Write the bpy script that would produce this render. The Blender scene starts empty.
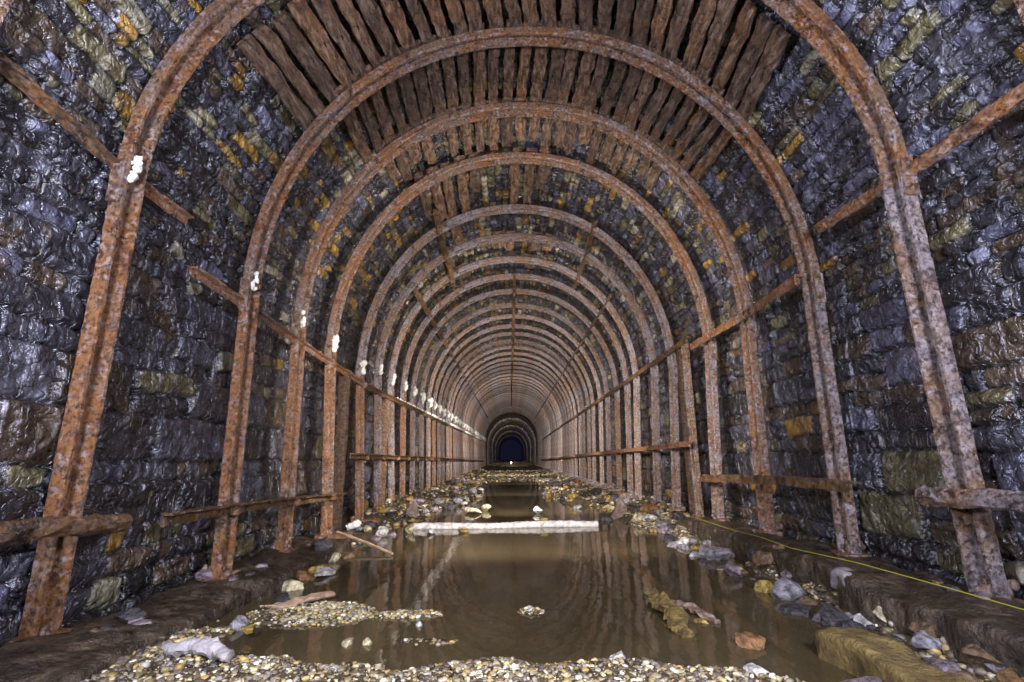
import bpy, math, random
import numpy as np
from mathutils import Matrix, Vector

SC = bpy.context.scene
COL = SC.collection
R = math.radians

# ------------------------------------------------------------------ camera
FPX, PITCH, YAW, ROLL = 504.0, 0.225, 0.0052, -0.0101
CX = -0.1195
cam_d = bpy.data.cameras.new('camera')
cam_d.sensor_fit = 'HORIZONTAL'
cam_d.sensor_width = 36.0
cam_d.lens = 36.0 * FPX / 1024.0
cam_d.clip_start = 0.05
cam_d.clip_end = 400
cam = bpy.data.objects.new('camera', cam_d)
COL.objects.link(cam)
cam.matrix_world = (Matrix.Translation((CX, 0, 0)) @ Matrix.Rotation(-YAW, 4, 'Z')
                    @ Matrix.Rotation(math.pi / 2 + PITCH, 4, 'X') @ Matrix.Rotation(ROLL, 4, 'Z'))
SC.camera = cam

# ------------------------------------------------------------------ world, exposure, light
w = bpy.data.worlds.new('world')
SC.world = w
w.use_nodes = True
bg = w.node_tree.nodes['Background']
bg.inputs[0].default_value = (0.25, 0.25, 0.75, 1)
bg.inputs[1].default_value = 0.025
SC.view_settings.view_transform = 'Standard'
SC.view_settings.look = 'None'
SC.view_settings.exposure = 0.0
SC.view_settings.gamma = 1.0
SC.view_settings.use_curve_mapping = False
try:
    SC.cycles.use_denoising = True
    SC.cycles.denoising_input_passes = 'RGB_ALBEDO_NORMAL'
    SC.cycles.denoising_prefilter = 'ACCURATE'
    SC.cycles.max_bounces = 6
    SC.cycles.diffuse_bounces = 3
    SC.cycles.sample_clamp_indirect = 4.0
except Exception:
    pass


def lamp(name, kind, loc, power, color, target=None, size=0.1, cone=160, blend=0.6):
    d = bpy.data.lights.new(name, kind)
    d.energy = power
    d.color = color
    if kind == 'AREA':
        d.size = size
    else:
        d.shadow_soft_size = size
    if kind == 'SPOT':
        d.spot_size = R(cone)
        d.spot_blend = blend
    o = bpy.data.objects.new(name, d)
    COL.objects.link(o)
    o.location = loc
    if target is not None:
        v = Vector(target) - Vector(loc)
        o.rotation_euler = v.to_track_quat('-Z', 'Y').to_euler()
    return o


COOL, WARM, NEUT = (0.80, 0.82, 1.0), (1.0, 0.84, 0.58), (1.0, 0.92, 0.86)
# the torches the photographer lit the tunnel with: two beside the tripod, the rest down the bore
lamp('torch', 'SPOT', (-1.5, 0.3, 0.9), 700, COOL, (0.9, 4, 1.9), 0.30, 165, 0.5)
lamp('torch', 'SPOT', (1.3, 0.2, 0.9), 700, COOL, (-1.0, 4, 1.9), 0.30, 165, 0.5)
lamp('torch', 'SPOT', (-0.1, 0.6, 0.25), 100, WARM, (-0.3, 3.6, -1.0), 0.12, 95, 0.8)
for yy, pw, cc in ((4.6, 520, NEUT), (8.2, 560, NEUT), (12.5, 560, NEUT), (17.5, 580, NEUT),
                   (23.5, 560, NEUT), (31.0, 330, NEUT), (40.0, 90, WARM), (50.0, 900, NEUT), (62.0, 900, NEUT), (76.0, 700, NEUT), (92.0, 350, NEUT)):
    lamp('torch', 'SPOT', (0.0, yy, 0.7), pw, cc, (0.0, yy + 5, 1.1), 0.22, 170, 0.35)

# ------------------------------------------------------------------ numeric helpers
def _hash(ix, iy, iz, seed):
    h = (ix.astype(np.int64) * 374761393 + iy.astype(np.int64) * 668265263
         + iz.astype(np.int64) * 2147483647 + seed * 1274126177) & 0xffffffff
    h = ((h ^ (h >> 13)) * 1274126177) & 0xffffffff
    h = ((h ^ (h >> 16)) * 2246822519) & 0xffffffff
    return ((h ^ (h >> 15)) & 0xffffff) / float(0xffffff)


def vnoise(x, y, z=0.0, seed=0):
    x, y, z = np.broadcast_arrays(np.asarray(x, float), np.asarray(y, float), np.asarray(z, float))
    xi, yi, zi = np.floor(x), np.floor(y), np.floor(z)
    fx, fy, fz = x - xi, y - yi, z - zi
    fx, fy, fz = [f * f * (3 - 2 * f) for f in (fx, fy, fz)]
    r = 0
    for a in (0, 1):
        for b in (0, 1):
            for c in (0, 1):
                wgt = (fx if a else 1 - fx) * (fy if b else 1 - fy) * (fz if c else 1 - fz)
                r = r + wgt * _hash(xi + a, yi + b, zi + c, seed)
    return r * 2 - 1


def fbm(x, y, z=0.0, seed=0, octs=3):
    r, a = 0, 1.0
    for i in range(octs):
        r = r + a * vnoise(np.asarray(x) * 2 ** i, np.asarray(y) * 2 ** i, np.asarray(z) * 2 ** i, seed + i * 7)
        a *= 0.5
    return r


def sstep(a, b, x):
    t = np.clip((x - a) / (b - a), 0, 1)
    return t * t * (3 - 2 * t)


# ------------------------------------------------------------------ mesh helpers
def mesh_obj(name, verts, faces, mat, parent=None, cols=None, smooth=False):
    me = bpy.data.meshes.new(name)
    verts = np.asarray(verts, dtype=np.float32)
    if isinstance(faces, np.ndarray):
        n, k = faces.shape
        me.vertices.add(len(verts))
        me.vertices.foreach_set('co', verts.ravel())
        me.loops.add(n * k)
        me.loops.foreach_set('vertex_index', faces.astype(np.int32).ravel())
        me.polygons.add(n)
        me.polygons.foreach_set('loop_start', np.arange(0, n * k, k, dtype=np.int32))
        me.polygons.foreach_set('loop_total', np.full(n, k, dtype=np.int32))
        me.update(calc_edges=True)
    else:
        me.from_pydata([tuple(map(float, v)) for v in verts], [], faces)
        me.update()
    if smooth:
        me.polygons.foreach_set('use_smooth', np.ones(len(me.polygons), dtype=bool))
    if cols is not None:
        ca = me.color_attributes.new('Col', 'FLOAT_COLOR', 'POINT')
        c4 = np.ones((len(verts), 4), dtype=np.float32)
        c4[:, :3] = cols
        ca.data.foreach_set('color', c4.ravel())
    me.materials.append(mat)
    o = bpy.data.objects.new(name, me)
    COL.objects.link(o)
    if parent is not None:
        o.parent = parent
    return o


def empty(name, loc):
    o = bpy.data.objects.new(name, None)
    o.empty_display_size = 0.1
    o.location = loc
    COL.objects.link(o)
    return o


def tag(o, label=None, cat=None, group=None, kind=None):
    if label: o['label'] = label
    if cat: o['category'] = cat
    if group: o['group'] = group
    if kind: o['kind'] = kind
    return o


def sweep(path, prof_fn, closed=True):
    """path: list of (origin, u-dir, v-dir); prof_fn(i) -> profile [(u, v)...]. Returns verts, faces with caps."""
    V, F = [], []
    n = None
    for i, (o, du, dv) in enumerate(path):
        pr = prof_fn(i)
        n = len(pr)
        for (u, v) in pr:
            V.append((o[0] + du[0] * u + dv[0] * v, o[1] + du[1] * u + dv[1] * v, o[2] + du[2] * u + dv[2] * v))
    m = len(path)
    for i in range(m - 1):
        for j in range(n):
            a, b = i * n + j, i * n + (j + 1) % n
            F.append((a, b, b + n, a + n))
    F.append(tuple(range(n))[::-1])
    F.append(tuple(range((m - 1) * n, m * n)))
    return V, F


def grid_block(x0, x1, y0, y1, z0, z1, nx, ny, nz, amp, freq, seed, rnd=0.02):
    """box with subdivided sides, rounded edges and noisy faces."""
    idx, V, F = {}, [], []

    def vid(i, j, k):
        key = (i, j, k)
        if key not in idx:
            idx[key] = len(V)
            V.append((x0 + (x1 - x0) * i / nx, y0 + (y1 - y0) * j / ny, z0 + (z1 - z0) * k / nz))
        return idx[key]
    for j in range(ny):
        for i in range(nx):
            F.append((vid(i, j, nz), vid(i + 1, j, nz), vid(i + 1, j + 1, nz), vid(i, j + 1, nz)))
            F.append((vid(i, j, 0), vid(i, j + 1, 0), vid(i + 1, j + 1, 0), vid(i + 1, j, 0)))
        for k in range(nz):
            F.append((vid(0, j, k), vid(0, j, k + 1), vid(0, j + 1, k + 1), vid(0, j + 1, k)))
            F.append((vid(nx, j, k), vid(nx, j + 1, k), vid(nx, j + 1, k + 1), vid(nx, j, k + 1)))
    for i in range(nx):
        for k in range(nz):
            F.append((vid(i, 0, k), vid(i + 1, 0, k), vid(i + 1, 0, k + 1), vid(i, 0, k + 1)))
            F.append((vid(i, ny, k), vid(i, ny, k + 1), vid(i + 1, ny, k + 1), vid(i + 1, ny, k)))
    V = np.array(V, float)
    c = np.array([(x0 + x1) / 2, (y0 + y1) / 2, (z0 + z1) / 2])
    h = np.array([(x1 - x0) / 2, (y1 - y0) / 2, (z1 - z0) / 2])
    q = V - c
    inner = np.clip(q, -(h - rnd), h - rnd)
    d = q - inner
    L = np.linalg.norm(d, axis=1)
    m = L > 1e-9
    q[m] = inner[m] + d[m] / L[m, None] * np.minimum(L[m], rnd)[:, None]
    V = c + q
    for a in range(3):
        V[:, a] += amp * fbm(V[:, 0] * freq, V[:, 1] * freq, V[:, 2] * freq, seed + a * 31, 3)
    return V, F


_ico = {}
def icosphere(sub):
    if sub in _ico:
        return _ico[sub]
    t = (1 + 5 ** .5) / 2
    V = [(-1, t, 0), (1, t, 0), (-1, -t, 0), (1, -t, 0), (0, -1, t), (0, 1, t), (0, -1, -t), (0, 1, -t),
         (t, 0, -1), (t, 0, 1), (-t, 0, -1), (-t, 0, 1)]
    F = [(0, 11, 5), (0, 5, 1), (0, 1, 7), (0, 7, 10), (0, 10, 11), (1, 5, 9), (5, 11, 4), (11, 10, 2), (10, 7, 6),
         (7, 1, 8), (3, 9, 4), (3, 4, 2), (3, 2, 6), (3, 6, 8), (3, 8, 9), (4, 9, 5), (2, 4, 11), (6, 2, 10),
         (8, 6, 7), (9, 8, 1)]
    V = [tuple(np.array(v) / np.linalg.norm(v)) for v in V]
    for _ in range(sub):
        cache, F2 = {}, []
        def mid(a, b):
            k = (min(a, b), max(a, b))
            if k not in cache:
                p = np.array(V[a]) + np.array(V[b])
                V.append(tuple(p / np.linalg.norm(p)))
                cache[k] = len(V) - 1
            return cache[k]
        for a, b, c in F:
            ab, bc, ca = mid(a, b), mid(b, c), mid(c, a)
            F2 += [(a, ab, ca), (b, bc, ab), (c, ca, bc), (ab, bc, ca)]
        F = F2
    _ico[sub] = (np.array(V), np.array(F))
    return _ico[sub]


def rock(size, seed, sub=2, cuts=7, rough=0.06):
    """angular stone: a ball clipped by random planes, then roughened."""
    rg = np.random.RandomState(seed)
    V, F = icosphere(sub)
    V = V.copy()
    for _ in range(cuts):
        n = rg.normal(size=3); n /= np.linalg.norm(n)
        d = rg.uniform(0.45, 0.8)
        p = V @ n
        m = p > d
        V[m] -= (p[m] - d)[:, None] * n
    V *= 1 + rough * fbm(V[:, 0] * 3, V[:, 1] * 3, V[:, 2] * 3, seed)[:, None]
    V = V / np.abs(V).max(axis=0) * 0.5
    return V * np.asarray(size), F


# ------------------------------------------------------------------ materials
def new_mat(name):
    m = bpy.data.materials.new(name)
    m.use_nodes = True
    nt = m.node_tree
    return m, nt, nt.nodes['Principled BSDF']


def N(nt, kind, **kw):
    n = nt.nodes.new(kind)
    for k, v in kw.items():
        setattr(n, k, v)
    return n


def noise(nt, vec, scale, detail=4, rough=0.6, dist=0.0):
    n = N(nt, 'ShaderNodeTexNoise')
    n.inputs['Scale'].default_value = scale
    n.inputs['Detail'].default_value = detail
    n.inputs['Roughness'].default_value = rough
    n.inputs['Distortion'].default_value = dist
    nt.links.new(vec, n.inputs['Vector'])
    return n.outputs['Fac']


def coords(nt, scale=(1, 1, 1)):
    t = N(nt, 'ShaderNodeTexCoord')
    mp = N(nt, 'ShaderNodeMapping')
    mp.inputs['Scale'].default_value = scale
    # every thing sits with its own origin; Generated would stretch, Object keeps the pattern on the thing
    nt.links.new(t.outputs['Object'], mp.inputs['Vector'])
    return mp.outputs['Vector']


def ramp(nt, fac, stops):
    r = N(nt, 'ShaderNodeValToRGB')
    el = r.color_ramp.elements
    while len(el) > 2:
        el.remove(el[-1])
    for i, (p, c) in enumerate(stops):
        e = el[i] if i < 2 else el.new(p)
        e.position = p
        e.color = (*c, 1) if len(c) == 3 else c
    nt.links.new(fac, r.inputs['Fac'])
    return r.outputs['Color']


def mixc(nt, fac, a, b, mode='MIX'):
    m = N(nt, 'ShaderNodeMix', data_type='RGBA', blend_type=mode)
    if isinstance(fac, (int, float)):
        m.inputs[0].default_value = fac
    else:
        nt.links.new(fac, m.inputs[0])
    for s, v in ((m.inputs[6], a), (m.inputs[7], b)):
        if isinstance(v, tuple):
            s.default_value = (*v, 1)
        else:
            nt.links.new(v, s)
    return m.outputs[2]


def bump(nt, bs, hs):
    """hs: list of (height socket, strength, distance)"""
    prev = None
    for h, s, d in hs:
        b = N(nt, 'ShaderNodeBump')
        b.inputs['Strength'].default_value = s
        b.inputs['Distance'].default_value = d
        nt.links.new(h, b.inputs['Height'])
        if prev is not None:
            nt.links.new(prev, b.inputs['Normal'])
        prev = b.outputs['Normal']
    nt.links.new(prev, bs.inputs['Normal'])


def grey(v):
    return (v, v, v)


def mat_stone():
    m, nt, bs = new_mat('wet_stone')
    v = coords(nt)
    col = N(nt, 'ShaderNodeAttribute', attribute_name='Col').outputs['Color']
    c = mixc(nt, 1.0, col, ramp(nt, noise(nt, v, 9, 6, 0.65), [(0.32, grey(0.25)), (0.68, grey(1.9))]), 'MULTIPLY')
    # white lime runs down the stones, ochre stain patches
    for sc_, rr_, thr, cc_ in ((1.0, (16, 16, 1.1), .66, (0.42, 0.40, 0.44)), (2.3, (14, 14, 1.3), .68, (0.34, 0.27, 0.16))):
        runs = ramp(nt, noise(nt, coords(nt, rr_), sc_, 6, 0.65, 0.5), [(thr - .05, grey(0)), (thr + .02, grey(0.9))])
        c = mixc(nt, runs, c, cc_)
    och = ramp(nt, noise(nt, v, 2.3, 5, 0.7), [(0.58, grey(0)), (0.72, grey(0.55))])
    c = mixc(nt, och, c, (0.14, 0.075, 0.014))
    glint_fleck = ramp(nt, noise(nt, v, 38, 5, 0.7), [(0.64, grey(0)), (0.70, grey(0.8))])  # bright specks: wet highlights painted into the stone colour
    c = mixc(nt, glint_fleck, c, (0.30, 0.28, 0.30))
    nt.links.new(c, bs.inputs['Base Color'])
    rr = ramp(nt, noise(nt, v, 6, 4, 0.6), [(0.35, grey(0.20)), (0.65, grey(0.42))])
    nt.links.new(rr, bs.inputs['Roughness'])
    bs.inputs['Specular IOR Level'].default_value = 1.0
    bs.inputs['Specular Tint'].default_value = (0.86, 0.86, 1.0, 1)
    bs.inputs['Coat Weight'].default_value = 0.65
    bs.inputs['Coat Roughness'].default_value = 0.24
    vo = N(nt, 'ShaderNodeTexVoronoi', feature='DISTANCE_TO_EDGE')
    vo.inputs['Scale'].default_value = 9
    wv = N(nt, 'ShaderNodeVectorMath', operation='ADD')
    nz_ = N(nt, 'ShaderNodeTexNoise'); nz_.inputs['Scale'].default_value = 7
    nt.links.new(v, nz_.inputs['Vector'])
    sc2 = N(nt, 'ShaderNodeVectorMath', operation='SCALE'); sc2.inputs['Scale'].default_value = 0.25
    nt.links.new(nz_.outputs['Color'], sc2.inputs[0])
    nt.links.new(v, wv.inputs[0]); nt.links.new(sc2.outputs[0], wv.inputs[1])
    nt.links.new(wv.outputs[0], vo.inputs['Vector'])
    crk = ramp(nt, vo.outputs['Distance'], [(0.0, grey(0)), (0.09, grey(1))])
    bump(nt, bs, [(noise(nt, v, 6, 2, 0.5, 0.3), 0.9, 0.12), (crk, 0.6, 0.012), (noise(nt, v, 20, 4, 0.62, 0.2), 0.9, 0.030)])
    nt.links.new(bs.inputs['Normal'].links[0].from_socket, bs.inputs['Coat Normal'])
    return m


def mat_rust(name, stops, stops2, pale=0.55, bias=0.5):
    m, nt, bs = new_mat(name)
    v = coords(nt)
    nfine = noise(nt, v, 6, 9, 0.78, 0.5)
    c = ramp(nt, nfine, stops)
    c2 = ramp(nt, nfine, stops2)
    big = ramp(nt, noise(nt, v, 1.7, 3, 0.6), [(bias - .05, grey(0)), (bias + .05, grey(1))])
    c = mixc(nt, big, c, c2)
    flake = ramp(nt, noise(nt, v, 20, 6, 0.75), [(0.53, grey(0)), (0.63, grey(pale))])
    c = mixc(nt, flake, c, (0.50, 0.42, 0.41))
    pit = ramp(nt, noise(nt, v, 40, 5, 0.75), [(0.38, grey(0.12)), (0.52, grey(1))])
    c = mixc(nt, 1.0, c, pit, 'MULTIPLY')
    nt.links.new(c, bs.inputs['Base Color'])
    nt.links.new(ramp(nt, noise(nt, v, 12, 4, 0.6), [(0.3, grey(0.2)), (0.7, grey(0.5))]), bs.inputs['Roughness'])
    bs.inputs['Specular IOR Level'].default_value = 0.9
    bump(nt, bs, [(noise(nt, v, 16, 9, 0.78), 1.0, 0.035), (noise(nt, v, 80, 5, 0.75), 0.9, 0.010)])
    return m


def mat_timber():
    m, nt, bs = new_mat('sodden_timber')
    v = coords(nt)
    vg = coords(nt, (7, 1.6, 7))
    c = ramp(nt, noise(nt, vg, 4, 6, 0.7, 0.5),
             [(0.34, (0.010, 0.006, 0.004)), (0.47, (0.10, 0.050, 0.022)), (0.56, (0.24, 0.155, 0.095)), (0.72, (0.46, 0.38, 0.32))])
    c = mixc(nt, ramp(nt, noise(nt, v, 5, 5, .7), [(.5, grey(0)), (.66, grey(.55))]), c, (0.26, 0.11, 0.02))
    c = mixc(nt, ramp(nt, noise(nt, v, 45, 4, .7), [(.6, grey(0)), (.68, grey(.8))]), c, (0.36, 0.33, 0.34))
    o = N(nt, 'ShaderNodeObjectInfo')
    c = mixc(nt, 1.0, c, ramp(nt, o.outputs['Random'], [(0.0, (0.6, 0.55, 0.5)), (0.5, (1.0, 0.95, 0.95)), (1.0, (1.5, 1.25, 1.0))]), 'MULTIPLY')
    nt.links.new(c, bs.inputs['Base Color'])
    nt.links.new(ramp(nt, noise(nt, v, 18, 4, 0.6), [(0.3, grey(0.2)), (0.7, grey(0.6))]), bs.inputs['Roughness'])
    bs.inputs['Specular IOR Level'].default_value = 0.9
    bump(nt, bs, [(noise(nt, vg, 5, 8, 0.75), 1.0, 0.05), (noise(nt, v, 55, 5, 0.75), 1.0, 0.02)])
    return m


def mat_plain(name, stops, scale=8, rough=(0.3, 0.7), bs_scale=30, dist=0.01, attr=False, spec=0.5):
    m, nt, bs = new_mat(name)
    v = coords(nt)
    c = ramp(nt, noise(nt, v, scale, 6, 0.65), stops)
    if attr:
        col = N(nt, 'ShaderNodeAttribute', attribute_name='Col').outputs['Color']
        c = mixc(nt, 1.0, col, c, 'MULTIPLY')
    nt.links.new(c, bs.inputs['Base Color'])
    nt.links.new(ramp(nt, noise(nt, v, scale * 2, 3), [(0.3, grey(rough[0])), (0.7, grey(rough[1]))]), bs.inputs['Roughness'])
    bs.inputs['Specular IOR Level'].default_value = spec
    bump(nt, bs, [(noise(nt, v, bs_scale, 6, 0.65), 0.8, dist)])
    return m


def mat_water():
    m = bpy.data.materials.new('murky_water')
    m.use_nodes = True
    nt = m.node_tree
    nt.nodes.clear()
    out = N(nt, 'ShaderNodeOutputMaterial')
    v = coords(nt, (1, 0.45, 1))
    b = N(nt, 'ShaderNodeBump')
    b.inputs['Strength'].default_value = 0.14
    b.inputs['Distance'].default_value = 0.02
    nt.links.new(noise(nt, v, 5, 3, 0.55), b.inputs['Height'])
    dif = N(nt, 'ShaderNodeBsdfDiffuse')
    nt.links.new(ramp(nt, noise(nt, v, 1.2, 3), [(0.3, (0.060, 0.045, 0.021)), (0.7, (0.12, 0.092, 0.046))]), dif.inputs['Color'])
    tr = N(nt, 'ShaderNodeBsdfTransparent')
    tr.inputs['Color'].default_value = (0.62, 0.50, 0.30, 1)
    body = N(nt, 'ShaderNodeMixShader')
    body.inputs[0].default_value = 0.38
    nt.links.new(dif.outputs[0], body.inputs[1])
    nt.links.new(tr.outputs[0], body.inputs[2])
    gl = N(nt, 'ShaderNodeBsdfGlossy')
    gl.inputs['Roughness'].default_value = 0.05
    gl.inputs['Color'].default_value = (0.95, 0.93, 0.9, 1)
    nt.links.new(b.outputs[0], gl.inputs['Normal'])
    fr = N(nt, 'ShaderNodeFresnel')
    fr.inputs['IOR'].default_value = 1.40
    nt.links.new(b.outputs[0], fr.inputs['Normal'])
    mx = N(nt, 'ShaderNodeMixShader')
    nt.links.new(fr.outputs[0], mx.inputs[0])
    nt.links.new(body.outputs[0], mx.inputs[1])
    nt.links.new(gl.outputs[0], mx.inputs[2])
    nt.links.new(mx.outputs[0], out.inputs[0])
    return m


RUST_A = [(0.24, (0.025, 0.010, 0.008)), (0.40, (0.14, 0.045, 0.016)), (0.50, (0.38, 0.155, 0.035)), (0.58, (0.22, 0.10, 0.055)), (0.68, (0.36, 0.25, 0.21)), (0.85, (0.62, 0.52, 0.48))]
RUST_B = [(0.24, (0.028, 0.014, 0.012)), (0.40, (0.11, 0.052, 0.034)), (0.49, (0.33, 0.18, 0.09)), (0.56, (0.17, 0.10, 0.075)), (0.64, (0.44, 0.36, 0.35)), (0.85, (0.72, 0.66, 0.65))]
RUST_C = [(0.24, (0.022, 0.016, 0.018)), (0.42, (0.12, 0.085, 0.082)), (0.52, (0.36, 0.30, 0.31)), (0.62, (0.26, 0.16, 0.11)), (0.70, (0.56, 0.52, 0.56)), (0.85, (0.74, 0.71, 0.75))]
RUST_D = [(0.24, (0.012, 0.007, 0.006)), (0.42, (0.06, 0.028, 0.013)), (0.55, (0.22, 0.10, 0.018)), (0.63, (0.09, 0.045, 0.02)), (0.8, (0.34, 0.26, 0.16))]
M = dict(
    stone=mat_stone(),
    rust=mat_rust('orange_rust', RUST_A, RUST_B, 0.6, 0.56),
    rust_mid=mat_rust('brown_rust', RUST_A, RUST_B, 0.75, 0.47),
    rust_pale=mat_rust('pale_rust', RUST_B, RUST_C, 0.75, 0.5),
    rust_dark=mat_rust('dark_rust', RUST_D, RUST_A, 0.3, 0.62),
    timber=mat_timber(),
    crust=mat_plain('white_lime_crust', [(0.3, (0.55, 0.50, 0.38)), (0.6, (0.85, 0.82, 0.76))], 12, (0.4, 0.8), 40, 0.01),
    mound=mat_plain('flowstone', [(0.3, (0.05, 0.03, 0.02)), (0.5, (0.17, 0.105, 0.075)), (0.68, (0.38, 0.31, 0.29))], 14, (0.25, 0.6), 34, 0.014),
    mud=mat_plain('silt', [(0.3, (0.035, 0.026, 0.014)), (0.7, (0.11, 0.082, 0.045))], 7, (0.25, 0.7), 26, 0.02),
    pebble=mat_plain('pebble', [(0.3, grey(0.7)), (0.7, grey(1.15))], 30, (0.25, 0.6), 60, 0.004, True),
    baulk=mat_plain('sodden_baulk', [(0.3, (0.012, 0.009, 0.006)), (0.5, (0.045, 0.03, 0.018)), (0.68, (0.12, 0.085, 0.055)), (0.85, (0.22, 0.18, 0.15))], 9, (0.15, 0.5), 20, 0.07),
    moss=mat_plain('mossy_timber', [(0.3, (0.05, 0.032, 0.01)), (0.55, (0.17, 0.115, 0.03)), (0.8, (0.30, 0.22, 0.08))], 12, (0.4, 0.8), 30, 0.06),
    rock=mat_plain('rubble_stone', [(0.35, grey(0.25)), (0.65, grey(1.5))], 16, (0.15, 0.5), 22, 0.05, True),
    drift=mat_plain('bleached_wood', [(0.35, (0.07, 0.055, 0.05)), (0.65, (0.38, 0.35, 0.36))], 10, (0.4, 0.8), 30, 0.01),
    planktan=mat_plain('tan_wood', [(0.3, (0.24, 0.15, 0.09)), (0.7, (0.48, 0.34, 0.24))], 10, (0.4, 0.8), 30, 0.008),
    whitebeam=mat_plain('lime_crusted_beam', [(0.35, (0.30, 0.27, 0.24)), (0.6, (0.74, 0.71, 0.68))], 16, (0.35, 0.7), 40, 0.012),
    water=mat_water(),
)
mm, nt_, bs_ = new_mat('yellow_cord')
bs_.inputs['Base Color'].default_value = (0.34, 0.31, 0.03, 1)
bs_.inputs['Roughness'].default_value = 0.5
M['cord'] = mm
mm, nt_, bs_ = new_mat('lit_lens')
bs_.inputs['Base Color'].default_value = (1, 0.95, 0.85, 1)
bs_.inputs['Emission Color'].default_value = (1, 0.93, 0.8, 1)
bs_.inputs['Emission Strength'].default_value = 14
M['lens'] = mm

# ------------------------------------------------------------------ the masonry bore
WALL_HW, WALL_BASE, SPRING, CROWN = 2.67, -1.15, 1.25, 4.30
NSE = 2.08


def bore_profile(n_wall, n_arch):
    pts = []
    for t in np.linspace(0, 1, n_wall, endpoint=False):
        pts.append((-WALL_HW, WALL_BASE + (SPRING - WALL_BASE) * t))
    # arch sampled evenly by arc length
    th = np.linspace(math.pi, 0, 2001)
    c, s = np.cos(th), np.sin(th)
    ax = WALL_HW * np.sign(c) * np.abs(c) ** (2 / NSE)
    az = SPRING + (CROWN - SPRING) * np.abs(s) ** (2 / NSE)
    L = np.concatenate([[0], np.cumsum(np.hypot(np.diff(ax), np.diff(az)))])
    q = np.linspace(0, L[-1], n_arch + 1)
    for x, z in zip(np.interp(q, L, ax), np.interp(q, L, az)):
        pts.append((x, z))
    for t in np.linspace(0, 1, n_wall + 1)[1:]:
        pts.append((WALL_HW, SPRING - (SPRING - WALL_BASE) * t))
    return np.array(pts)


NW, NA = 150, 600
prof = bore_profile(NW, NA)
dS = np.hypot(*np.diff(prof, axis=0).T)
S = np.concatenate([[0], np.cumsum(dS)])
tan = np.gradient(prof, axis=0)
tan /= np.linalg.norm(tan, axis=1)[:, None]
nrm = np.stack([tan[:, 1], -tan[:, 0]], 1)          # inward
S_SPL, S_SPR = S[NW], S[NW + NA]
S_MAX = S[-1]

ys = np.concatenate([np.arange(-5, 1.3, 0.10), np.arange(1.3, 6.5, 0.0135), np.arange(6.5, 12, 0.028),
                     np.arange(12, 22, 0.06), np.arange(22, 48, 0.16), np.arange(48, 121, 1.0)])
SS, YY = np.meshgrid(S, ys)                      # rows: y, cols: s
Sw = SS + 0.018 * fbm(SS * 4, YY * 4, 0, 11, 3)
Yw = YY + 0.030 * fbm(SS * 4, YY * 4, 0, 23, 3)
rg = np.random.RandomState(5)
rows = [0.0]
while rows[-1] < S_MAX:
    c = rows[-1]
    wallish = c < S_SPL - 0.1 or c > S_SPR + 0.1
    rows.append(c + (rg.choice([0.13, 0.18, 0.23, 0.30]) * rg.uniform(0.9, 1.1) if wallish else rg.uniform(0.070, 0.135)))
rows = np.array(rows)
ri = np.clip(np.searchsorted(rows, Sw, side='right') - 1, 0, len(rows) - 2)
disp = np.zeros_like(SS)
colr = np.zeros(SS.shape + (3,))
PAL = dict(slate=(0.034, 0.034, 0.043), black=(0.017, 0.016, 0.019), brown=(0.052, 0.037, 0.024), olive=(0.085, 0.074, 0.036),
           ochre=(0.18, 0.100, 0.016), pale=(0.20, 0.18, 0.12), blue=(0.062, 0.062, 0.092))


def pick(rg, c, y, n):
    f = c / S_MAX
    if f < 0.22:     wts = dict(slate=.36, black=.34, brown=.16, olive=.05, ochre=.01, pale=.02, blue=.06)
    elif f < 0.33:   wts = dict(slate=.28, black=.22, brown=.16, olive=.14, ochre=.13, pale=.04, blue=.03)
    elif f < 0.47:   wts = dict(slate=.24, black=.12, brown=.10, olive=.24, ochre=.15, pale=.10, blue=.05)
    elif f < 0.58:   wts = dict(slate=.34, black=.18, brown=.12, olive=.14, ochre=.05, pale=.06, blue=.11)
    elif f < 0.70:   wts = dict(slate=.30, black=.18, brown=.08, olive=.14, ochre=.05, pale=.08, blue=.17)
    elif f < 0.80:   wts = dict(slate=.34, black=.22, brown=.10, olive=.08, ochre=.03, pale=.04, blue=.19)
    else:            wts = dict(slate=.30, black=.20, brown=.22, olive=.12, ochre=.03, pale=.02, blue=.11)
    ks = list(wts)
    p = np.array([wts[k] for k in ks]); p /= p.sum()
    return np.array([PAL[k] for k in ks])[rg.choice(len(ks), n, p=p)]


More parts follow.
